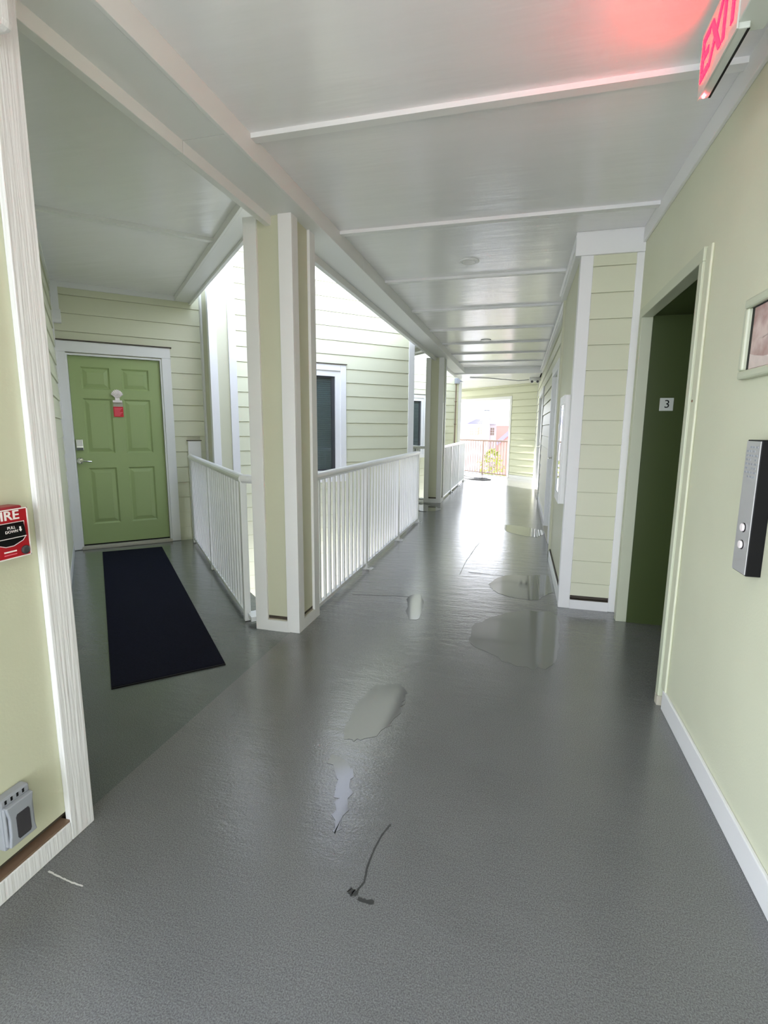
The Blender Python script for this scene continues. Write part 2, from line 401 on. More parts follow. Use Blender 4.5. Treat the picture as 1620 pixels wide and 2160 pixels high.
# ------------------------------------------------------------------ wall with the green door and the well window (unit 1), at 45 degrees
UO = (-4.83, 4.49, 0)
EXP, FIRST = 0.185, -0.026
def door_wall(dy, name, label):
    w = struct(name, label, (UO[0], UO[1]+dy, 0), FR_D2)
    bm = bmesh.new()
    wall_boxes(bm, -0.2, 4.56, -3.4, 3.95, 0.14, [(0.10, 1.05, 0.0, 2.16), (2.53, 3.34, 0.72, 2.14)])
    obj('wall_sheet', bm, M_PANEL, w)
    siding(w, 0.0, 4.475, -1.506, 3.95, EXP, FIRST, [(-0.1, 1.15, -0.03, 2.285), (2.43, 3.43, 0.62, 2.255), (1.29, 1.44, -0.03, 1.22), (1.50, 1.79, -2, 7)])
    obj('lower_siding', B(0, 4.475, -0.012, 0, -3.3, -1.51), M_SIDING, w)
    obj('corner_board', B(4.475, 4.575, -0.022, 0.14, -3.4, 3.95), M_WHITE, w, bevel=0.003)
    obj('crown_board', B(0, 1.25, -0.024, 0, 2.825, 2.88), M_WHITE, w)
    obj('rail_board', B(1.29, 1.44, -0.05, 0, -0.2, 1.217), M_WHITE, w, bevel=0.003)
    obj('board_cap', B(1.28, 1.45, -0.055, 0, 1.217, 1.226), M_DARK, w)
    obj('door_cap_flashing', B(0.0, 1.165, -0.05, 0, 2.285, 2.297), M_DARK, w)
    return w
def window(dy, name, label):
    w = struct(name, label, (UO[0], UO[1]+dy, 0), FR_D2)
    a0, a1, z0, z1 = 2.44, 3.43, 0.63, 2.25
    c = 0.085
    obj('casing', B(a0, a0+c, -0.03, 0, z0, z1), M_WHITE, w, bevel=0.003); obj('casing', B(a1-c, a1, -0.03, 0, z0, z1), M_WHITE, w, bevel=0.003)
    obj('casing', B(a0+c, a1-c, -0.03, 0, z1-c, z1), M_WHITE, w, bevel=0.003); obj('casing', B(a0+c, a1-c, -0.03, 0, z0, z0+c), M_WHITE, w, bevel=0.003)
    obj('head_flashing', B(a0-0.01, a1+0.01, -0.045, 0, z1, z1+0.01), M_DARK, w)
    b0, b1, y0, y1 = a0+c, a1-c, z0+c, z1-c; d = 0.075
    fr = bmesh.new()
    for q in ((b0, b0+d, y0, y1), (b1-d, b1, y0, y1), (b0+d, b1-d, y1-d, y1), (b0+d, b1-d, y0, y0+d)): box(fr, q[0], q[1], -0.012, 0.06, q[2], q[3])
    obj('vinyl_frame', fr, M_WHITE, w)
    e0, e1, g0, g1, s = b0+d, b1-d, y0+d, y1-d, 0.022
    sa = bmesh.new()
    for q in ((e0, e0+s, g0, g1), (e1-2*s, e1, g0, g1), (e0+s, e1-2*s, g1-s, g1), (e0+s, e1-2*s, g0, g0+s)): box(sa, q[0], q[1], 0.01, 0.05, q[2], q[3])
    obj('sash', sa, M_SASH, w)
    obj('pane', B(e0+s, e1-2*s, 0.028, 0.034, g0+s, g1-s), M_GLASS, w)
    bl = bmesh.new(); z = g0+0.02
    while z < g1-0.02:
        prism_yz(bl, [(0.060, z), (0.086, z+0.022), (0.084, z+0.024), (0.058, z+0.002)], e0, e1); z += 0.028
    obj('blind', bl, M_BLIND, w, kind='stuff')
    obj('added_dark_sheet', B(e0-0.1, e1+0.1, 0.16, 0.18, g0-0.1, g1+0.1), M_VOID, w)  # near-black sheet paints the darkness of the unlit room
    return w
wd = door_wall(0, 'wall_left', 'sage lap-siding wall carrying the green door and the louvred window')
wi = window(0, 'window_1', 'dark window with blinds and white casing behind the nearer right railing')

def door(dy, name, label):
    d = struct(name, label, (UO[0], UO[1]+dy, 0), FR_D2)
    # casing and jambs
    obj('casing', B(0.015, 0.10, -0.035, 0, 0.0, 2.17), M_WHITE, d, bevel=0.003)
    obj('casing', B(1.052, 1.15, -0.035, 0, 0.0, 2.17), M_WHITE, d, bevel=0.003)
    obj('casing', B(0.015, 1.15, -0.036, 0, 2.17, 2.285), M_WHITE, d, bevel=0.003)
    obj('jamb', B(0.10, 0.116, -0.02, 0.12, 0.0, 2.16), M_WHITE, d); obj('jamb', B(1.034, 1.052, -0.02, 0.12, 0.0, 2.16), M_WHITE, d)
    obj('head_jamb', B(0.116, 1.034, -0.02, 0.12, 2.142, 2.16), M_WHITE, d)
    obj('added_dark_sheet', B(0.02, 1.13, 0.15, 0.17, 0.0, 2.25), M_VOID, d)  # dark sheet added behind the leaf to stop daylight leaking round it
    obj('threshold', B(0.10, 1.05, -0.06, 0.10, -0.003, 0.028), M_SILL, d, bevel=0.004)
    obj('door_sweep', B(0.118, 1.032, 0.036, 0.07, 0.028, 0.045), M_BLACK, d)
    # leaf: stiles and rails proud of the sunk panels
    us = [0.118, 0.228, 0.508, 0.628, 0.908, 1.032]; zs = [0.045, 0.274, 0.917, 1.081, 1.690, 1.790, 2.028, 2.140]
    bm = B(0.118, 1.032, 0.042, 0.075, 0.045, 2.14)
    for i in (0, 2, 4): box(bm, us[i], us[i+1], 0.026, 0.042, 0.045, 2.14)
    for i in (1, 3):
        for j in (0, 2, 4, 6): box(bm, us[i], us[i+1], 0.026, 0.042, zs[j], zs[j+1])
    leaf = obj('door_leaf', bm, M_DOOR, d)
    for i in (1, 3):
        for j in (1, 3, 5):
            pm = bmesh.new(); x0, x1, a, b = us[i], us[i+1], zs[j], zs[j+1]
            def ring(e, y): return [pm.verts.new(p) for p in ((x0+e, y, a+e), (x1-e, y, a+e), (x1-e, y, b-e), (x0+e, y, b-e))]
            r = [ring(0.0, 0.027), ring(0.016, 0.0415), ring(0.022, 0.0415), ring(0.058, 0.030)]
            for p, q in zip(r, r[1:]):
                for k in range(4): pm.faces.new((p[k], p[(k+1) % 4], q[(k+1) % 4], q[k]))
            pm.faces.new(r[-1]); bmesh.ops.recalc_face_normals(pm, faces=pm.faces[:])
            obj('door_panel', pm, M_DOOR, leaf)
    # lock box and lever
    lb = bmesh.new(); prism_yz(lb, [(0.026, 1.112), (-0.008, 1.120), (-0.018, 1.15), (-0.022, 1.238), (0.026, 1.238)], 0.128, 0.196)
    lo = obj('keypad_lock', lb, M_CHROME, d, bevel=0.003)
    obj('lock_cover', B(0.134, 0.190, -0.024, -0.016, 1.165, 1.232), M_STEEL, lo)
    ro = obj('rose', lathe(bmesh.new(), [(0.034, -0.026), (0.034, -0.014), (0.026, -0.006), (0.014, -0.004), (0.013, 0.03)], 0.155, 0, 1.0, 'y', 20), M_CHROME, d, smooth=False)
    obj('lever_handle', tube(bmesh.new(), [(0.150, -0.032, 1.0), (0.175, -0.036, 1.002), (0.22, -0.034, 0.998), (0.262, -0.026, 0.993)], 0.0085, 8), M_CHROME, ro)
    return d
dr = door(0, 'door_1', 'green six-panel door at the end of the left passage')
# shell hanger and tag on the door
sh = thing('shell_ornament', 'white metal scallop shell hook high on the green door', 'ornament', (UO[0], UO[1], 0), FR_D2)
bm = bmesh.new(); cx, cz = 0.567, 1.700; n = 9
prev = None
for i in range(2*n+1):
    a = math.radians(-62 + 124*i/(2*n)); rr = 0.100*(1.0 if i % 2 else 0.92)*(1-0.20*abs(math.sin(a))**2); yy = -0.012 if i % 2 else -0.003
    q = (bm.verts.new((cx+0.016*math.sin(a), 0.008, cz+0.016*math.cos(a)-0.012)), bm.verts.new((cx+rr*0.55*math.sin(a), yy-0.006, cz+rr*0.55*math.cos(a))), bm.verts.new((cx+rr*math.sin(a)*0.86, yy+0.004, cz+rr*math.cos(a)*0.98)), bm.verts.new((cx+rr*math.sin(a)*0.84, 0.024, cz+rr*math.cos(a)*0.97)))
    if prev:
        for k in range(3): bm.faces.new((prev[k], prev[k+1], q[k+1], q[k]))
    prev = q
bmesh.ops.recalc_face_normals(bm, faces=bm.faces[:])
obj('shell', bm, M_TXT, sh)
obj('shell_base', B(cx-0.024, cx+0.024, 0.0, 0.026, 1.676, 1.70), M_TXT, sh, bevel=0.004)
obj('hook_bar', B(0.520, 0.614, -0.006, 0.026, 1.652, 1.676), M_TXT, sh, bevel=0.003)
tg = thing('door_tag', 'red printed card hanging from the shell hook on the green door', 'tag', (UO[0], UO[1], 0), FR_D2)
obj('hanger_strip', B(0.523, 0.618, 0.016, 0.018, 1.604, 1.653), M_SILL, tg)
obj('card', B(0.521, 0.620, 0.014, 0.0175, 1.492, 1.606), M_TAGRED, tg)
for k in range(6):
    obj('print_line', B(0.531, 0.531+0.055+0.025*((k*7) % 3)/2, 0.0132, 0.0142, 1.508+k*0.0155, 1.5145+k*0.0155), M_TAGTXT, tg)

# ------------------------------------------------------------------ pillars
def pillar(name, label, x, y, w, d, z0, z1, bw, rz=0, base=True, mcorner=None, group=None, cat='pillar'):
    """boxed post: corner boards and a base board around sunk sage panels; local origin = front left corner"""
    mcorner = mcorner or M_WHITE
    t = thing(name, label, cat, (x, y, 0), rz, group)
    pz = z0+0.105 if base else z0
    obj('panel', B(0.02, w-0.02, 0.02, d-0.02, pz, z1), M_PANEL, t)
    th = 0.02
    for (a0, a1, s) in ((0, bw, 0), (w-bw, w, 1)):
        for (b0, b1, q) in ((0, bw, 0), (d-bw, d, 1)):
            bm = bmesh.new()
            box(bm, a0, a1, 0 if q == 0 else d-th, th if q == 0 else d, z0, z1)
            if s == 0: box(bm, 0, th, b0+(th if q == 0 else 0), b1-(0 if q == 0 else th), z0, z1)
            else: box(bm, w-th, w, b0+(th if q == 0 else 0), b1-(0 if q == 0 else th), z0, z1)
            obj('corner_board', bm, mcorner, t, bevel=0.002)
    if base:
        for q in ((bw, w-bw, 0, th), (bw, w-bw, d-th, d), (0, th, bw, d-bw), (w-th, w, bw, d-bw)):
            obj('base_board', B(q[0], q[1], q[2], q[3], z0, z0+0.078), M_WHITE, t)
        obj('flashing', B(0.012, w-0.012, 0.012, d-0.012, z0+0.07, z0+0.082), M_SILL, t)
        obj('weep_gap', B(0.026, w-0.026, 0.026, d-0.026, z0+0.082, pz), M_DARK, t)
    return t
p1 = pillar('pillar', 'white-cornered sage pillar between the two nearest railings', -1.716, 3.023, 0.327, 0.365, -0.004, 2.66, 0.09, mcorner=M_WHITE)
px1 = -3.771, 5.55
wp = pillar('well_pillar', 'tall white-cornered pilaster in the open well behind the left railing', -3.771+0.50*0.7071, 5.55-0.50*0.7071, 0.30, 0.495, -3.2, 3.95, 0.085, FR_D2, base=False)

# ------------------------------------------------------------------ railings
def railing(name, label, x, y, rz, L, posts, group, m=M_RAIL, top=1.066, spacing=0.11, rad=0.031, feet=True, flat=False, bar=0.010):
    t = thing(name, label, 'railing', (x, y, 0), rz, group)
    hz = top-rad
    if flat: obj('handrail', B(0, L, -0.03, 0.03, top-0.05, top), m, t, bevel=0.006)
    else: obj('handrail', tube(bmesh.new(), [(0, 0, hz), (L, 0, hz)], rad, 14), m, t, smooth=False)
    obj('bottom_rail', B(0, L, -0.017, 0.017, 0.035, 0.065), m, t, bevel=0.002)
    for p in posts:
        obj('post', B(p-0.024, p+0.024, -0.022, 0.022, 0.0, hz), m, t, bevel=0.002)
        if feet:
            bm = B(p-0.012, p+0.05, -0.075, -0.022, 0.0, 0.007); box(bm, p-0.012, p+0.05, -0.030, -0.022, 0.007, 0.05)
            fb = obj('foot_bracket', bm, m, t)
            obj('bolt', lathe(bmesh.new(), [(0.012, 0), (0.012, 0.008), (0.006, 0.012)], p+0.02, -0.052, 0.007, 'z', 8), M_STEEL, fb)
    bm = B(-bar, bar, -bar, bar, 0.06, hz-0.01)
    me = bpy.data.meshes.new('baluster'); bm.to_mesh(me); bm.free(); me.materials.append(m)
    k = 1
    while k*spacing < L-0.02:
        u = k*spacing
        if all(abs(u-p) > 0.04 for p in posts):
            o = bpy.data.objects.new('baluster', me); COL.objects.link(o); o.parent = t; o.location = (u, 0, 0)
        k += 1
    return t
RG = 'white picket railings along the walkway'
r1 = railing('railing', 'white picket railing along the corridor, right of the nearest pillar', -1.43, 3.386, FR_XP, 3.955, (1.30, 2.66, 3.93), RG)
ax, ay, bx, by = -3.79, 5.27, -1.845, 3.135
La = math.hypot(bx-ax, by-ay); ang = math.atan2(by-ay, bx-ax)
# built from the pillar towards the door wall, facing the passage
r2 = railing('railing', 'white picket railing along the left passage to the green door', ax, ay, ang, La, (0.05, 1.38, La-0.02), RG, spacing=0.10, feet=False, bar=0.0115)
obj('end_return', tube(bmesh.new(), [(La, 0, 1.035), (La+0.05, 0.045, 1.035), (La+0.11, 0.14, 1.035)], 0.031, 14), M_RAIL, r2)
obj('end_foot', B(La-0.02, La+0.11, 0.0, 0.10, 0.030, 0.062), M_RAIL, r2)

# ------------------------------------------------------------------ passage beam over the left railing
def pass_beam(dy, name, label):
    s = 1.40+dy
    t = struct(name, label, (s/2, s/2, 0), FR_D1)
    t0, t1_ = 3.33+dy*0.7071, 6.585+dy*0.7071
    obj('fascia_board', B(t0, t1_, -0.02, 0.0, 2.825, 2.885), M_WHITE, t, bevel=0.002)
    obj('soffit_board', B(t0, t1_, -0.155, -0.02, 2.825, 2.845), M_WHITE, t)
    obj('edge_strip', B(t0, t1_, -0.185, -0.155, 2.80, 2.86), M_WHITE, t, bevel=0.002)
    obj('beam_core', B(t0, t1_, -0.17, -0.02, 2.845, 3.0), M_WHITE, t)
    return t
b1 = pass_beam(0, 'trim_2', 'white boxed beam over the left passage railing')

# ------------------------------------------------------------------ passage left wall
def pass_left(dy, name, label, full=True):
    s = -0.335+dy
    w = struct(name, label, (s/2, s/2, 0), FR_D1)
    t0 = (dy+s/2*0+1.30)*0
    tc_ = (1.16+dy+1.46)/R2 if False else None
    a = (2*1.495+dy*1.0)/R2 if False else None
    ta = ((1.16+dy)-(-1.495))/R2; tb = ((4.49+dy)-(-4.83))/R2
    if dy: ta = (1.31+dy+1.60)/R2
    obj('wall_sheet', B(ta, tb, 0, 0.14, -3.4 if dy else -0.2, 3.95 if dy else 3.0), M_PANEL, w)
    if full:
        siding(w, ta, tb-0.10, 0.10, 2.83, EXP, FIRST)
        obj('corner_board', B(tb-0.10, tb, -0.022, 0, 0, 2.88), M_WHITE, w, bevel=0.002)
        obj('base_board', B(ta, tb-0.10, -0.02, 0, 0, 0.10), M_WHITE, w)
        obj('crown_board', B(ta, tb-0.1, -0.024, 0, 2.83, 2.88), M_WHITE, w)
    return w
wl1 = pass_left(0, 'wall_passage', 'sage siding wall on the left side of the left passage')
# wedge-shaped bracket where the two walls meet above the door
bk = thing('wall_bracket', 'white wedge-shaped bracket on the corner board left above the green door', 'bracket', (UO[0], UO[1], 0), FR_D2)
bm = bmesh.new()
prism_yz(bm, [(0.0, 2.60), (-0.028, 2.60), (-0.075, 2.49), (-0.075, 2.455), (0.0, 2.455)], 0.0, 0.095)
obj('wedge', bm, M_WHITE, bk, bevel=0.004)
obj('corner_strip', B(0.0, 0.085, -0.026, 0.0, 2.60, 2.83), M_WHITE, bk)

# ------------------------------------------------------------------ second unit along the corridor: copies 6.41 m further on
DY = 6.41
wd2 = door_wall(DY, 'wall_left', 'farther sage siding wall seen beyond the second pillar, with a window')
wi2 = window(DY, 'window_2', 'narrow glimpse of window beside the far pillar')
dr2 = copy_tree(dr); dr2.location.y += DY; dr2.name = 'door_2'; dr2['label'] = 'door at the end of the second passage, hidden from the corridor'
for src, lab in ((p1, 'far white-cornered sage pillar down the corridor on the left'), (wp, 'far pilaster in the second open well'),
                 (r1, 'farther white railing along the corridor beyond the far pillar'), (r2, 'white railing along the second passage, left of the far pillar')):
    c = copy_tree(src); c.location.y += DY; c['label'] = lab
b2 = pass_beam(DY, 'trim_3', 'white boxed beam over the second passage')
pass_left(DY, 'wall_passage', 'side wall of the second passage facing away down the corridor', False)
pass_left(2*DY, 'wall_passage', 'side wall past the far corner board by the end opening', False)

# ------------------------------------------------------------------ near left wall with the pull station
nl = struct('wall_near', 'near left wall end: sage panel framed in rough-sawn white boards', (-1.40, 0, 0), FR_XP)
obj('wall_sheet', B(0.4, 1.264, 0.0215, 0.16, 0.104, 2.9), M_PANEL, nl)
obj('wall_core', B(0.4, 1.27, 0.04, 0.15, -0.2, 0.104), M_DARK, nl)
obj('corner_board', B(1.194, 1.286, 0, 0.0215, 0, 2.9), M_ROUGH, nl, bevel=0.003)
obj('corner_return', B(1.264, 1.286, 0.0215, 0.16, 0, 2.9), M_ROUGH, nl)
obj('base_board', B(0.4, 1.194, 0, 0.0215, 0, 0.07), M_ROUGH, nl, bevel=0.003)
obj('flashing', B(0.4, 1.194, 0.004, 0.04, 0.07, 0.078), M_PIPE, nl)

# pull station
ps = thing('fire_alarm_pull', 'red fire alarm pull station on the near left panel', 'fire alarm', (-1.40, 0, 0), FR_XP)
obj('backbox', B(1.010, 1.122, -0.028, 0.0215, 1.03, 1.165), M_DRED, ps, bevel=0.006)
obj('cover', B(1.003, 1.130, -0.034, -0.026, 1.018, 1.158), M_RED, ps, bevel=0.004)
bm = bmesh.new(); y0, y1 = -0.0355, -0.033
for q in ((1.003, 1.130, 1.155, 1.158), (1.003, 1.130, 1.018, 1.021), (1.003, 1.006, 1.018, 1.158), (1.127, 1.130, 1.018, 1.158)): box(bm, q[0], q[1], y0, y1, q[2], q[3])
obj('border', bm, M_TXT, ps)
obj('lettering', bmesh.new(), M_TXT, ps) if False else text('lettering', 'FIRE', 0.036, M_TXT, ps, (1.066, -0.0352, 1.1395), 0.0008, 1.15, 0.0006)
hd = bmesh.new(); prism_xz(hd, [(1.020, 1.118), (1.113, 1.118), (1.113, 1.075), (1.106, 1.067), (1.078, 1.056), (1.055, 1.056), (1.027, 1.067), (1.020, 1.075)], -0.0365, -0.034)
h = obj('handle_recess', hd, M_BLACK, ps)
hb = bmesh.new(); prism_yz(hb, [(-0.036, 1.116), (-0.046, 1.112), (-0.050, 1.082), (-0.044, 1.079), (-0.036, 1.079)], 1.024, 1.108)
obj('pull_handle', hb, M_BLACK, h, bevel=0.002)
text('handle_text', 'PULL\nDOWN', 0.011, M_TXT, h, (1.066, -0.0495, 1.103), 0.0005)
bm = bmesh.new(); prism_xz(bm, [(1.091, 1.108), (1.094, 1.108), (1.094, 1.100), (1.0965, 1.100), (1.0925, 1.094), (1.0885, 1.100), (1.091, 1.100)], -0.0500, -0.0470)
obj('arrow', bm, M_TXT, h)
bm = bmesh.new()
o_ = [(1.018, 1.120), (1.115, 1.120), (1.115, 1.074), (1.107, 1.065), (1.078, 1.054), (1.055, 1.054), (1.026, 1.065), (1.018, 1.074)]
tube(bm, [(p[0], -0.0365, p[1]) for p in o_], 0.0011, 4, True); obj('recess_outline', bm, M_TXT, h)
obj('handle_line', B(1.024, 1.108, -0.0505, -0.044, 1.0785, 1.0800), M_TXT, h)
obj('lock_cylinder', lathe(bmesh.new(), [(0.0125, 0.034), (0.0125, 0.038), (0.008, 0.040), (0.003, 0.040)], 1.112, 0, 1.036, 'y', 16), M_SMOKE, ps)
obj('maker_text', B(1.05, 1.086, -0.0352, -0.034, 1.037, 1.041), M_TXT, ps)
obj('maker_text', B(1.05, 1.086, -0.0352, -0.034, 1.029, 1.0315), M_TAGTXT, ps)
# weatherproof outlet cover
oc = thing('outlet_cover', 'grey weatherproof outlet cover low on the near left panel', 'outlet', (-1.40, 0, 0), FR_XP)
obj('housing', B(0.968, 1.060, -0.012, 0.0215, 0.160, 0.322), M_GREYP, oc, bevel=0.006)
bm = bmesh.new(); prism_xz(bm, [(0.972, 0.172), (1.056, 0.172), (1.050, 0.21), (1.049, 0.26), (1.056, 0.300), (0.972, 0.300), (0.979, 0.26), (0.978, 0.21)], -0.030, -0.012)
li = obj('hinged_lid', bm, M_GREYP, oc, bevel=0.003)
bm = bmesh.new(); prism_xz(bm, [(1.000, 0.185), (1.034, 0.185), (1.038, 0.192), (1.038, 0.256), (1.034, 0.264), (1.000, 0.264), (0.996, 0.256), (0.996, 0.192)], -0.0315, -0.0295)
obj('smoked_window', bm, M_SMOKE, li)
for k in range(4): obj('hinge_slot', B(0.982+k*0.018, 0.988+k*0.018, -0.0128, -0.0115, 0.304, 0.316), M_BLACK, oc)
for u in (0.970, 1.052): obj('side_rib', B(u, u+0.006, -0.022, -0.012, 0.175, 0.298), M_GREYP, oc, bevel=0.002)
# white fixture high up
fx = thing('wall_fixture', 'white textured fixture high on the near left corner board', 'fixture', (-1.40, 0, 0), FR_XP)
obj('housing', B(1.03, 1.215, -0.07, 0.0, 2.40, 2.66), M_ROUGH, fx, bevel=0.018)
obj('backplate', B(1.02, 1.222, -0.012, 0.0, 2.39, 2.67), M_WHITE, fx, bevel=0.004)

# ------------------------------------------------------------------ floor mat
mt = thing('door_mat', 'long dark navy runner mat leading to the green door', 'mat')
MP = [(-4.429, 4.501), (-3.972, 4.90), (-1.628, 2.486), (-2.053, 2.069)]
obj('pile', poly(bmesh.new(), MP, -0.004, 0.005), M_MAT, mt)
bm = bmesh.new(); cx_ = sum(p[0] for p in MP)/4; cy_ = sum(p[1] for p in MP)/4
E_ = [(p[0]+(p[0]-cx_)*0.006, p[1]+(p[1]-cy_)*0.006) for p in MP]
for i in range(4):
    a, b = MP[i], MP[(i+1) % 4]; c, d = E_[(i+1) % 4], E_[i]
    poly(bm, [a, b, c, d], -0.004, 0.003)
obj('rubber_edge', bm, M_BLACK, mt)

# ------------------------------------------------------------------ elevator wall (faces -X), local x = -Y
ew = struct('wall_elevator', 'sage stucco wall on the right with the recessed elevator opening', (0.77, 0, 0), FR_XM)
bm = bmesh.new(); wall_boxes(bm, -4.2, 3.4, -0.2, 2.95, 0.16, [(-3.90, -2.69, -0.2, 2.16)])
obj('wall_sheet', bm, M_STUCCO, ew)
obj('crown_board', B(-4.06, 3.4, -0.018, 0, 2.66, 2.76), M_WHITE, ew, bevel=0.003)
obj('baseboard', B(-2.645, 3.4, -0.014, 0, 0, 0.103), M_WHITE, ew, bevel=0.004)
# frame
obj('frame_head', B(-3.93, -2.685, -0.022, 0.05, 2.135, 2.195), M_FRAMEG, ew, bevel=0.003)
obj('frame_jamb', B(-2.735, -2.685, -0.022, 0.05, 0.0, 2.135), M_FRAMEG, ew, bevel=0.003)
obj('frame_jamb', B(-3.93, -3.87, -0.022, 0.05, 0.0, 2.135), M_FRAMEG, ew, bevel=0.003)
obj('wall_stop', B(-2.685, -2.615, -0.012, 0.0, 0.10, 2.19), M_STUCCO, ew, bevel=0.006)
obj('frame_shoe', B(-2.72, -2.68, -0.026, 0.0, 0.0, 0.05), M_SILL, ew)
# recess
obj('recess_side', B(-3.89, -3.868, 0.05, 0.50, 0, 2.16), M_ELEV, ew)
obj('recess_side', B(-2.735, -2.71, 0.05, 0.50, 0, 2.16), M_ELEV, ew)
obj('recess_head', B(-3.89, -2.71, 0.05, 0.50, 2.14, 2.17), M_ELEV, ew)
d1 = obj('elevator_door', B(-3.87, -3.304, 0.44, 0.47, 0.0, 2.16), M_ELEV, ew, bevel=0.003)
d2 = obj('elevator_door', B(-3.300, -2.73, 0.44, 0.47, 0.0, 2.16), M_ELEV, ew, bevel=0.003)
obj('recess_back', B(-4.0, -2.6, 0.47, 0.60, -0.2, 2.3), M_ELEV, ew)
obj('door_sill', B(-3.868, -2.735, 0.40, 0.47, 0.0, 0.004), M_SMOKE, ew)
obj('screw', lathe(bmesh.new(), [(0.006, 0.0), (0.006, 0.014), (0.003, 0.016)], -2.66, 0, 1.524, 'y', 8), M_PIPE, ew)
# floor number plate on the far side of the recess (faces -Y)
fp = thing('floor_number_plate', 'small pale plate with the number 3 inside the elevator recess', 'sign', (0, 3.868, 0))
obj('plate', B(0.905, 0.990, -0.004, 0.0, 1.520, 1.606), M_SIGNP, fp, bevel=0.003)
text('number', '3', 0.075, M_BLACK, fp, (0.950, -0.0045, 1.563), 0.001)
# call station
cs = thing('call_station', 'black and silver elevator call panel with two round buttons', 'call panel', (0.77, 0, 0), FR_XM)
obj('box', B(-1.932, -1.828, -0.043, 0.0, 0.925, 1.362), M_BLACK, cs, bevel=0.002)
obj('face', B(-1.929, -1.831, -0.046, -0.043, 0.929, 1.358), M_STEEL, cs)
for z in (1.078, 1.021):
    b = obj('button_ring', lathe(bmesh.new(), [(0.0155, 0.044), (0.0155, 0.0475), (0.013, 0.0475)], -1.876, 0, z, 'y', 18), M_BLACK, cs)
    obj('button', lathe(bmesh.new(), [(0.013, 0.044), (0.013, 0.052), (0.011, 0.0535)], -1.878, 0, z, 'y', 18), M_TXT, b)
# engraved notice at the top of the panel
for k in range(8):
    z = 1.342-k*0.0135
    for j in range(4):
        if (k*5+j*3) % 7: obj('engraved_text', B(-1.922+j*0.021, -1.922+j*0.021+0.013+0.004*((k+j) % 2), -0.0466, -0.0458, z-0.006, z), M_GREYP, cs)
# framed picture
def picture_material():
    m = bpy.data.materials.new('faded_photo'); m.use_nodes = True; nt = m.node_tree; b = nt.nodes['Principled BSDF']
    t = nt.nodes.new('ShaderNodeTexCoord'); n = nt.nodes.new('ShaderNodeTexNoise'); n.inputs['Scale'].default_value = 9; n.inputs['Detail'].default_value = 6
    r = nt.nodes.new('ShaderNodeValToRGB'); nt.links.new(t.outputs['Object'], n.inputs['Vector']); nt.links.new(n.outputs[0], r.inputs[0]); nt.links.new(r.outputs[0], b.inputs['Base Color'])
    r.color_ramp.elements[0].position = 0.36; r.color_ramp.elements[0].color = srgb(150, 108, 104); r.color_ramp.elements[1].position = 0.66; r.color_ramp.elements[1].color = srgb(208, 186, 180)
    b.inputs['Roughness'].default_value = 0.25
    return m
M_PIC = picture_material()
M_PIC2 = mat('faded_photo_light', srgb(206, 190, 184), 0.3, 0, 1, (1, 1, 1), 0.08, 20)
fp2 = thing('framed_picture', 'pink faded picture in a pale rounded frame right of the elevator', 'picture', (0.77, 0, 0), FR_XM)
bm = bmesh.new()
for q in ((-2.145, -1.60, 1.812, 1.845), (-2.145, -1.60, 1.57, 1.600), (-2.145, -2.112, 1.600, 1.812), (-1.633, -1.60, 1.600, 1.812)): box(bm, q[0], q[1], -0.026, 0, q[2], q[3])
obj('frame', bm, M_FRAMEG, fp2, bevel=0.008)
obj('rebate_shadow', B(-2.112, -1.633, -0.010, 0, 1.600, 1.812), M_BLACK, fp2)  # black plate paints the shadow inside the frame edge
obj('print', B(-2.088, -1.66, -0.0115, -0.009, 1.602, 1.806), M_PIC, fp2)
bm = bmesh.new(); prism_xz(bm, [(-2.087, 1.603), (-1.661, 1.603), (-1.661, 1.632), (-1.80, 1.628), (-1.98, 1.634), (-2.05, 1.645), (-2.087, 1.654)], -0.0122, -0.011); obj('print_shore', bm, M_PIC2, fp2)
obj('print_line', tube(bmesh.new(), [(-2.03, -0.0125, 1.70), (-2.0, -0.0125, 1.695), (-1.90, -0.0125, 1.712), (-1.80, -0.0125, 1.70)], 0.0015, 4), M_PIC2, fp2)

# exit sign: face turned to -X
ex = thing('exit_sign', 'red lit exit sign hanging from the ceiling by the elevator wall', 'exit sign', (0.528, 0, 0), FR_XM)
obj('body', B(-2.135, -1.815, 0.004, 0.036, 2.50, 2.692), M_SIGNP, ex, bevel=0.003)
obj('face_plate', B(-2.14, -1.81, 0.0, 0.004, 2.498, 2.694), M_SIGNP, ex)
obj('underside_groove', B(-2.13, -1.82, 0.030, 0.037, 2.4985, 2.501), M_BLACK, ex)
text('letters', 'EXIT', 0.185, M_LETTER, ex, (-1.968, -0.001, 2.598), 0.002, 0.86, 0.003)
bm = bmesh.new(); prism_xz(bm, [(-2.130, 2.598), (-2.118, 2.628), (-2.112, 2.628), (-2.122, 2.598), (-2.112, 2.568), (-2.118, 2.568)], -0.003, 0.0); obj('chevron', bm, M_LETTER, ex)
obj('canopy', B(-1.86, -1.70, 0.004, 0.085, 2.515, 2.76), M_SIGNP, ex, bevel=0.004)
obj('canopy_stem', B(-1.99, -1.95, 0.008, 0.030, 2.69, 2.76), M_SIGNP, ex)
obj('indicator', lathe(bmesh.new(), [(0.004, 0), (0.004, 0.003), (0.002, 0.005)], -2.115, 0.012, 2.494, 'z', 8), M_LED, ex)

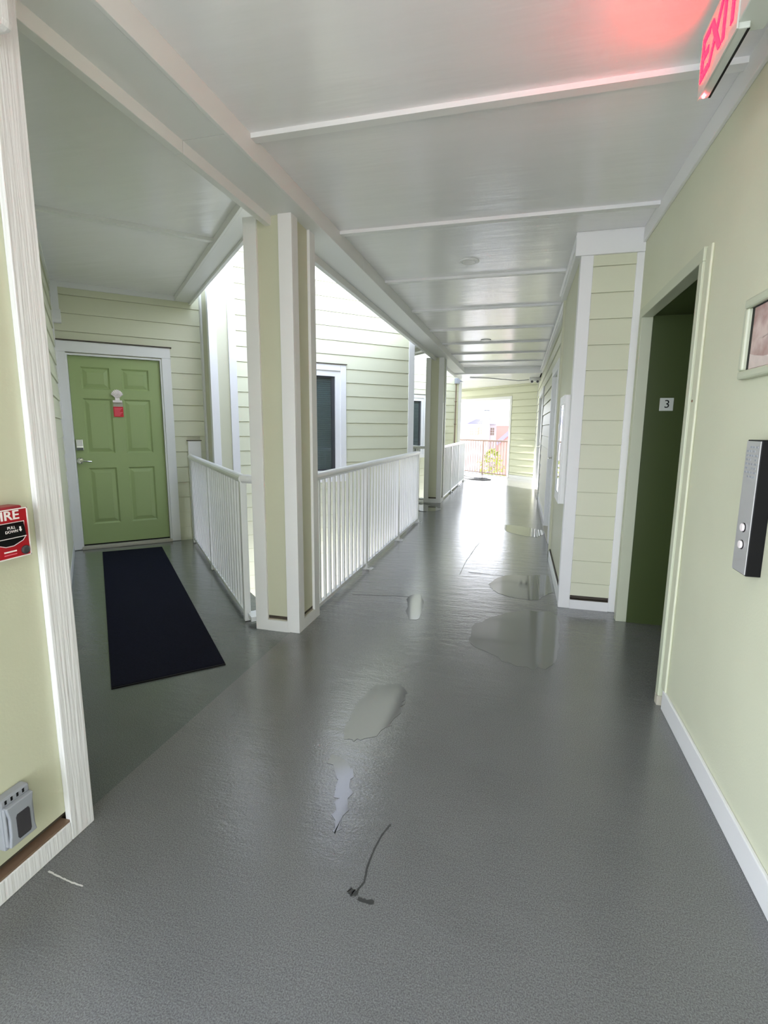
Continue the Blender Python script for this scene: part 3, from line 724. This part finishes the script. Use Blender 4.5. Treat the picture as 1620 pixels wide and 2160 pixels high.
# ------------------------------------------------------------------ siding return wall (faces -Y)
rw = struct('wall_return', 'narrow sage siding return beside the elevator opening, framed in white', (0, 4.06, 0))
obj('wall_sheet', B(0.40, 0.80, 0.016, 0.20, 0.104, 2.76), M_PANEL, rw)
obj('weep_gap', B(0.40, 0.78, 0.03, 0.20, 0.07, 0.106), M_DARK, rw)
siding(rw, 0.44, 0.725, 0.104, 2.603, 0.178, 0.031, (), M_SIDING, 0.016)
obj('corner_board', B(0.357, 0.443, 0, 0.09, 0, 2.603), M_WHITE, rw, bevel=0.003)
obj('corner_board', B(0.722, 0.795, -0.004, 0.02, 0, 2.603), M_WHITE, rw, bevel=0.006)
obj('base_board', B(0.443, 0.722, 0, 0.02, 0, 0.072), M_WHITE, rw)
obj('flashing', B(0.443, 0.722, 0.003, 0.04, 0.072, 0.079), M_DARK, rw)
obj('header_board', B(0.318, 0.80, -0.012, 0.05, 2.603, 2.76), M_WHITE, rw, bevel=0.003)

# ------------------------------------------------------------------ corridor right wall (faces -X), local x = -Y
r1w = struct('wall_right', 'smooth cream wall section under the cabinet, beyond the siding return', (0.38, 0, 0), FR_XM)
obj('wall_sheet', B(-5.68, -4.15, 0, 0.2, 0.10, 2.76), M_PANEL, r1w)
obj('baseboard', B(-5.68, -4.15, -0.02, 0.0, 0, 0.10), M_WHITE, r1w, bevel=0.003)
obj('base_cap', B(-5.60, -4.15, -0.010, 0.0, 0.10, 0.118), M_DARK, r1w)
obj('end_board', B(-5.69, -5.60, -0.02, 0.2, 0.0, 2.66), M_PANEL, r1w)
obj('frieze_board', B(-5.69, -4.06, -0.045, 0.0, 2.66, 2.76), M_WHITE, r1w, bevel=0.003)
obj('crown_mould', tube(bmesh.new(), [(-5.69, -0.05, 2.735), (-4.06, -0.05, 2.735)], 0.016, 8), M_WHITE, r1w)
r2w = struct('wall_right', 'far siding wall on the right with two bright door frames', (0.43, 0, 0), FR_XM)
bm = bmesh.new(); wall_boxes(bm, -14.55, -5.60, -0.2, 2.95, 0.16, [(-12.55, -10.55, 0, 2.10), (-7.52, -6.52, 0, 2.10)])
obj('wall_sheet', bm, M_PANEL, r2w)
siding(r2w, -14.45, -5.68, 0.10, 2.63, EXP, FIRST, [(-12.67, -10.43, 0, 2.21), (-7.64, -6.40, 0, 2.21)], None, 0.0, 0.022, 0.012)
obj('baseboard', B(-10.43, -7.64, -0.02, 0, 0, 0.10), M_WHITE, r2w); obj('baseboard', B(-14.4, -12.67, -0.02, 0, 0, 0.10), M_WHITE, r2w); obj('baseboard', B(-6.40, -5.69, -0.02, 0, 0, 0.10), M_WHITE, r2w)
obj('frieze_board', B(-14.5, -5.69, -0.045, 0, 2.63, 2.76), M_WHITE, r2w, bevel=0.003)
obj('crown_mould', tube(bmesh.new(), [(-14.5, -0.05, 2.70), (-5.69, -0.05, 2.70)], 0.016, 8), M_WHITE, r2w)
obj('corner_board', B(-14.5, -14.40, -0.03, 0, 0, 2.63), M_WHITE, r2w)
def white_door(name, label, u0, u1, leaves):
    d = struct(name, label, (0.43, 0, 0), FR_XM)
    obj('casing', B(u0-0.12, u0, -0.035, 0, 0, 2.10), M_WHITE, d, bevel=0.003); obj('casing', B(u1, u1+0.12, -0.035, 0, 0, 2.10), M_WHITE, d, bevel=0.003)
    obj('casing', B(u0-0.12, u1+0.12, -0.036, 0, 2.10, 2.21), M_WHITE, d, bevel=0.003)
    obj('jamb', B(u0, u0+0.02, 0, 0.12, 0, 2.10), M_WHITE, d); obj('jamb', B(u1-0.02, u1, 0, 0.12, 0, 2.10), M_WHITE, d)
    obj('added_dark_sheet', B(u0-0.06, u1+0.06, 0.165, 0.18, 0, 2.2), M_VOID, d)  # added dark sheet, keeps sky light out of the door gaps
    obj('threshold', B(u0, u1, -0.04, 0.1, 0, 0.02), M_SILL, d)
    w = (u1-u0-0.04)/leaves
    for k in range(leaves):
        a = u0+0.02+k*w
        lf = obj('door_leaf', B(a+0.002, a+w-0.002, 0.03, 0.07, 0.02, 2.10), M_WHITE, d, bevel=0.003)
        for (z0, z1) in ((0.25, 0.95), (1.10, 1.95)):
            for (x0, x1) in ((a+0.12, a+w/2-0.05), (a+w/2+0.05, a+w-0.12)):
                obj('door_panel', B(x0, x1, 0.022, 0.03, z0, z1), M_WHITE, lf, bevel=0.006)
    hx = u0+0.10
    ro = obj('rose', lathe(bmesh.new(), [(0.03, -0.03), (0.03, -0.015), (0.012, -0.01), (0.012, 0.03)], hx, 0, 1.0, 'y', 14), M_CHROME, d)
    obj('lever_handle', tube(bmesh.new(), [(hx, -0.03, 1.0), (hx+0.05, -0.034, 1.0), (hx+0.11, -0.028, 0.996)], 0.008, 8), M_CHROME, ro)
    return d
white_door('door_3', 'nearer white door frame on the right corridor wall', -7.52, -6.52, 1)
white_door('door_4', 'farther white double door on the right corridor wall', -12.55, -10.55, 2)
# cabinet
cb = thing('extinguisher_cabinet', 'white-framed glazed cabinet on the smooth right wall', 'cabinet', (0.378, 0, 0), FR_XM)
obj('body', B(-4.64, -4.215, -0.050, 0.0, 0.805, 1.655), M_WHITE, cb, bevel=0.003)
bm = bmesh.new()
for q in ((-4.64, -4.215, 1.585, 1.655), (-4.64, -4.215, 0.805, 0.875), (-4.64, -4.585, 0.875, 1.585), (-4.27, -4.215, 0.875, 1.585)): box(bm, q[0], q[1], -0.060, -0.050, q[2], q[3])
dd = obj('door', bm, M_WHITE, cb, bevel=0.003)
obj('pane', B(-4.585, -4.27, -0.054, -0.051, 0.875, 1.585), M_GLASS, dd)
obj('pull_handle', B(-4.30, -4.285, -0.075, -0.060, 1.14, 1.28), M_STEEL, dd, bevel=0.003)
obj('hinge', B(-4.645, -4.63, -0.062, -0.045, 1.38, 1.44), M_STEEL, cb); obj('hinge', B(-4.645, -4.63, -0.062, -0.045, 1.0, 1.06), M_STEEL, cb)

# ------------------------------------------------------------------ end wall with the opening
en = struct('wall_end', 'far sage siding wall at 45 degrees with a doorless opening to outside', (7.43, 7.43, 0), FR_END)
def eu(X): return (X-7.43)*R2
bm = bmesh.new(); wall_boxes(bm, eu(-3.4), eu(0.55), -3.4, 4.6, 0.16, [(eu(-2.05), eu(-0.30), 0, 2.245)])
obj('wall_sheet', bm, M_PANEL, en)
siding(en, eu(-3.3), eu(0.42), 0.09, 2.63, EXP, FIRST, [(eu(-2.1), eu(-0.24), 0, 2.30)], None, 0.0, 0.026, 0.014)
obj('casing', B(eu(-2.15), eu(-0.25), -0.03, 0.0, 2.245, 2.315), M_WHITE, en, bevel=0.003)
obj('casing', B(eu(-0.30), eu(-0.25), -0.03, 0.0, 0, 2.245), M_WHITE, en, bevel=0.003)
obj('reveal', B(eu(-0.30)-0.012, eu(-0.30), -0.02, 0.16, 0, 2.245), M_WHITE, en); obj('reveal', B(eu(-2.05), eu(-0.30), -0.02, 0.16, 2.233, 2.245), M_WHITE, en)
obj('baseboard', B(eu(-0.25), eu(0.42), -0.022, 0, 0.0, 0.09), M_WHITE, en)
er = railing('railing', 'taupe picket railing closing the bright far opening', -2.10, 16.96-0.0, FR_END, 2.53, (0.03, 1.40, 2.50), None, M_TAUPE, 1.06, 0.115, 0.028, False, True, 0.010)
er.location = (-2.06, 14.86+2.06+0.10, 0)

# ------------------------------------------------------------------ ceiling things
for (x, y, lab) in ((-0.479, 4.50, 'white ring downlight in the ceiling nearest the pillar'), (-0.586, 8.36, 'farther white ring downlight down the corridor ceiling')):
    l = thing('ceiling_downlight', lab, 'ceiling light', (x, y, 2.76), 0, 'recessed downlights')
    bm = bmesh.new(); lathe(bm, [(0.082, 0.0), (0.084, -0.006), (0.078, -0.010), (0.060, -0.010), (0.056, -0.004)], n=28); obj('trim_ring', bm, M_WHITE, l)
    obj('lens', lathe(bmesh.new(), [(0.058, -0.003), (0.055, -0.0105)], n=28), M_LENS, l)
em = thing('emergency_light', 'white emergency light with two dark lamp heads at the far ceiling', 'emergency light', (0.30, 13.2, 2.63))
obj('housing', B(-0.14, 0.12, -0.05, 0.05, -0.085, 0.0), M_WHITE, em, bevel=0.008)
for x in (-0.08, 0.05):
    obj('lamp_head', lathe(bmesh.new(), [(0.03, 0.05), (0.042, 0.09), (0.042, 0.10)], x, 0, -0.10, 'y', 12), M_WHITE, em)
    obj('lens', lathe(bmesh.new(), [(0.03, 0.1), (0.03, 0.103)], x, 0, -0.10, 'y', 12), M_SMOKE, em)
cbp = [(-1.24, 12.75, 2.615), (-0.8, 12.9, 2.612), (-0.35, 13.2, 2.59), (-0.1, 13.30, 2.575), (0.05, 13.25, 2.58), (0.145, 13.2, 2.585)]
tag(obj('cable', tube(bmesh.new(), cbp, 0.012, 6), M_CABLE), 'loose grey cable slung under the far ceiling to the emergency light', 'cable')
# hose lying on the far floor
def spl(pts, n=6):
    o = []; pts = [Vector(p) for p in pts]
    for i in range(len(pts)-1):
        p0, p1, p2, p3 = pts[max(i-1, 0)], pts[i], pts[i+1], pts[min(i+2, len(pts)-1)]
        for s in range(n):
            t = s/n; o.append(0.5*((2*p1)+(p2-p0)*t+(2*p0-5*p1+4*p2-p3)*t*t+(3*p1-3*p2+p3-p0)*t**3))
    o.append(pts[-1]); return o
tag(obj('hose', tube(bmesh.new(), spl([(-1.58, 15.0, 0.014), (-1.40, 14.35, 0.014), (-1.15, 14.10, 0.014), (-0.85, 14.05, 0.014), (-0.72, 14.25, 0.014), (-0.85, 14.50, 0.014), (-1.2, 14.55, 0.014), (-1.45, 15.1, 0.014), (-1.75, 15.4, 0.014)]), 0.0135, 8), M_HOSE, smooth=True),
    'dark hose looped on the wet floor before the far opening', 'hose')
# conduit on the far siding
cd = thing('conduit', 'thin rusty conduit with a grey box on the far siding', 'conduit', (UO[0], UO[1]+DY, 0), FR_D2)
uc = (-1.735+4.83)*R2
obj('pipe', tube(bmesh.new(), [(uc, -0.03, 0.0), (uc, -0.03, 2.62)], 0.013, 8), M_PIPE, cd)
obj('junction_box', B(uc-0.05, uc+0.07, -0.09, -0.012, 2.58, 2.72), M_GREYP, cd, bevel=0.006)
for z in (0.9, 1.5, 2.1): obj('strap', B(uc-0.025, uc+0.025, -0.046, -0.012, z, z+0.02), M_PIPE, cd)
cam_l = obj('spot_head', tube(bmesh.new(), [(uc+0.07, -0.06, 2.66), (uc+0.17, -0.10, 2.65)], 0.03, 10), M_GREYP, cd)

# ------------------------------------------------------------------ outside
g = obj('ground', B(-150, 120, -60, 170, -7.3, -7.0), M_GROUND, kind='structure', label='pale paved ground three storeys below', cat='ground')
obj('added_well_slab', B(-7.5, 1.5, -2.4, 14.5, -3.5, -3.2), M_GROUND, g)  # slab added across the well to shut off light from below
def bw(name, m, parent, *a): return obj(name, B(*a), m, parent)
BY = 80.0
hs = thing('building', 'white building with hipped lavender roofs seen through the far opening', 'building', (0, BY, 0))
bw('wall', M_BWHITE, hs, -24, -3.4, 0, 12, -7.0, 2.1)
def hip(bm, x0, x1, y0, y1, z0, z1, rx0, rx1):
    ym = (y0+y1)/2
    v = [bm.verts.new(p) for p in ((x0, y0, z0), (x1, y0, z0), (x1, y1, z0), (x0, y1, z0), (rx0, ym, z1), (rx1, ym, z1))]
    for f in ((0, 1, 5, 4), (1, 2, 5), (2, 3, 4, 5), (3, 0, 4), (3, 2, 1, 0)): bm.faces.new([v[i] for i in f])
    return bm
obj('roof', hip(bmesh.new(), -25, -1.7, -0.8, 12.8, 2.1, 4.2, -19, -5.2), M_ROOF, hs)
gb = bmesh.new()
v = [gb.verts.new(p) for p in ((-7.8, -3.2, 2.1), (-4.2, -3.2, 2.1), (-5.5, -0.2, 3.45), (-5.5, 4, 3.45), (-9.5, 4, 2.1), (-2.5, 4, 2.1))]
gb.faces.new((v[0], v[1], v[2])); gb.faces.new((v[0], v[2], v[3], v[4])); gb.faces.new((v[1], v[5], v[3], v[2])); bmesh.ops.recalc_face_normals(gb, faces=gb.faces[:])
rf = obj('porch_roof', gb, M_ROOF, hs)
for k in range(8):
    x = -7.6+k*0.27; obj('roof_seam', tube(bmesh.new(), [(x, -3.2+0.02, 2.14), (x*0.45-5.5*0.55, -1.6, 2.82)], 0.03, 4), M_ROOF, rf)
bw('porch_wall', M_BWHITE, hs, -7.6, -4.4, -3.0, 0, -7.0, 2.1)
bw('chimney', M_BWHITE, hs, -6.35, -4.75, 1.5, 3.2, 2.3, 4.45)
bw('cupola', M_BWHITE, hs, -6.1, -5.2, 1.6, 2.8, 4.45, 4.75)
for k in range(3): bw('louvre', M_SASH, hs, -5.5+0.28*k, -5.28+0.28*k, 1.44, 1.52, 4.15, 4.30)
for (x, z) in ((-6.95, 0.75), (-6.2, 0.75), (-5.7, 0.9), (-4.1, 0.75)):
    wn_ = obj('window', B(x-0.3, x+0.3, -3.06 if x < -4.4 else -0.06, -2.98 if x < -4.4 else 0.02, z-0.35, z+0.85), M_BWHITE, hs)
    for (a, b) in ((-0.26, -0.03), (0.03, 0.26)):
        for (c, d) in ((-0.3, 0.05), (0.1, 0.42), (0.47, 0.8)):
            yy = -3.09 if x < -4.4 else -0.09
            obj('pane', B(x+a, x+b, yy, yy+0.04, z+c, z+d), M_FARPANE, wn_)
bw('brick_wing', M_BRICK, hs, -3.4, 3.0, -2.0, 12, -7.0, 1.85)
bw('eave_board', M_BWHITE, hs, -3.5, 3.1, -2.1, -1.9, 1.85, 2.1)
gb = bmesh.new(); prism_xz(gb, [(-3.1, -0.3), (0.5, 3.0), (4, 0), (4, -0.5), (0.5, 2.4), (-2.9, -0.8)], -9.0, -6.0); obj('gable_roof', gb, M_ROOF, hs)
gb = bmesh.new(); prism_xz(gb, [(-2.85, -0.6), (0.5, 2.5), (3.8, -0.4), (3.8, -7), (-2.85, -7)], -8.6, -6.2); obj('gable_wall', gb, M_BRICK, hs)
# planting below
def shrub(name, label, x, y, z0, r, h, n, seed, cat='shrub'):
    rnd = random.Random(seed); t = thing(name, label, cat, (x, y, z0))
    obj('trunk', tube(bmesh.new(), [(0, 0, 0), (0.05, 0, h*0.35), (0, 0.05, h*0.6)], 0.09, 6), M_TRUNK, t)
    bm = bmesh.new()
    for _ in range(n):
        a, b = rnd.uniform(0, 2*PI), rnd.uniform(-1, 1); q = math.sqrt(1-b*b)*rnd.uniform(0.5, 1)
        c = Vector((r*q*math.cos(a), r*q*math.sin(a), h*0.62+h*0.38*b))
        d = Vector((rnd.uniform(-1, 1), rnd.uniform(-1, 1), rnd.uniform(-.6, .9))).normalized()*r*0.22; e = d.cross(Vector((rnd.uniform(-1, 1), rnd.uniform(-1, 1), 1))).normalized()*r*0.09
        vs = [bm.verts.new(c-d), bm.verts.new(c+e), bm.verts.new(c+d), bm.verts.new(c-e)]; bm.faces.new(vs)
    obj('foliage', bm, M_LEAF, t, kind='stuff')
shrub('shrub_tree', 'yellow-green tree behind the far railing, right part', -2.3, 46, -7.0, 1.2, 6.6, 420, 1, 'tree')
shrub('shrub_tree', 'small yellow-green tree behind the far railing, middle', -3.7, 52, -7.0, 0.8, 5.6, 200, 2, 'tree')
shrub('low_shrub', 'low yellow-green shrub at the lower left behind the far railing', -4.1, 38, -7.0, 0.8, 5.2, 260, 3)
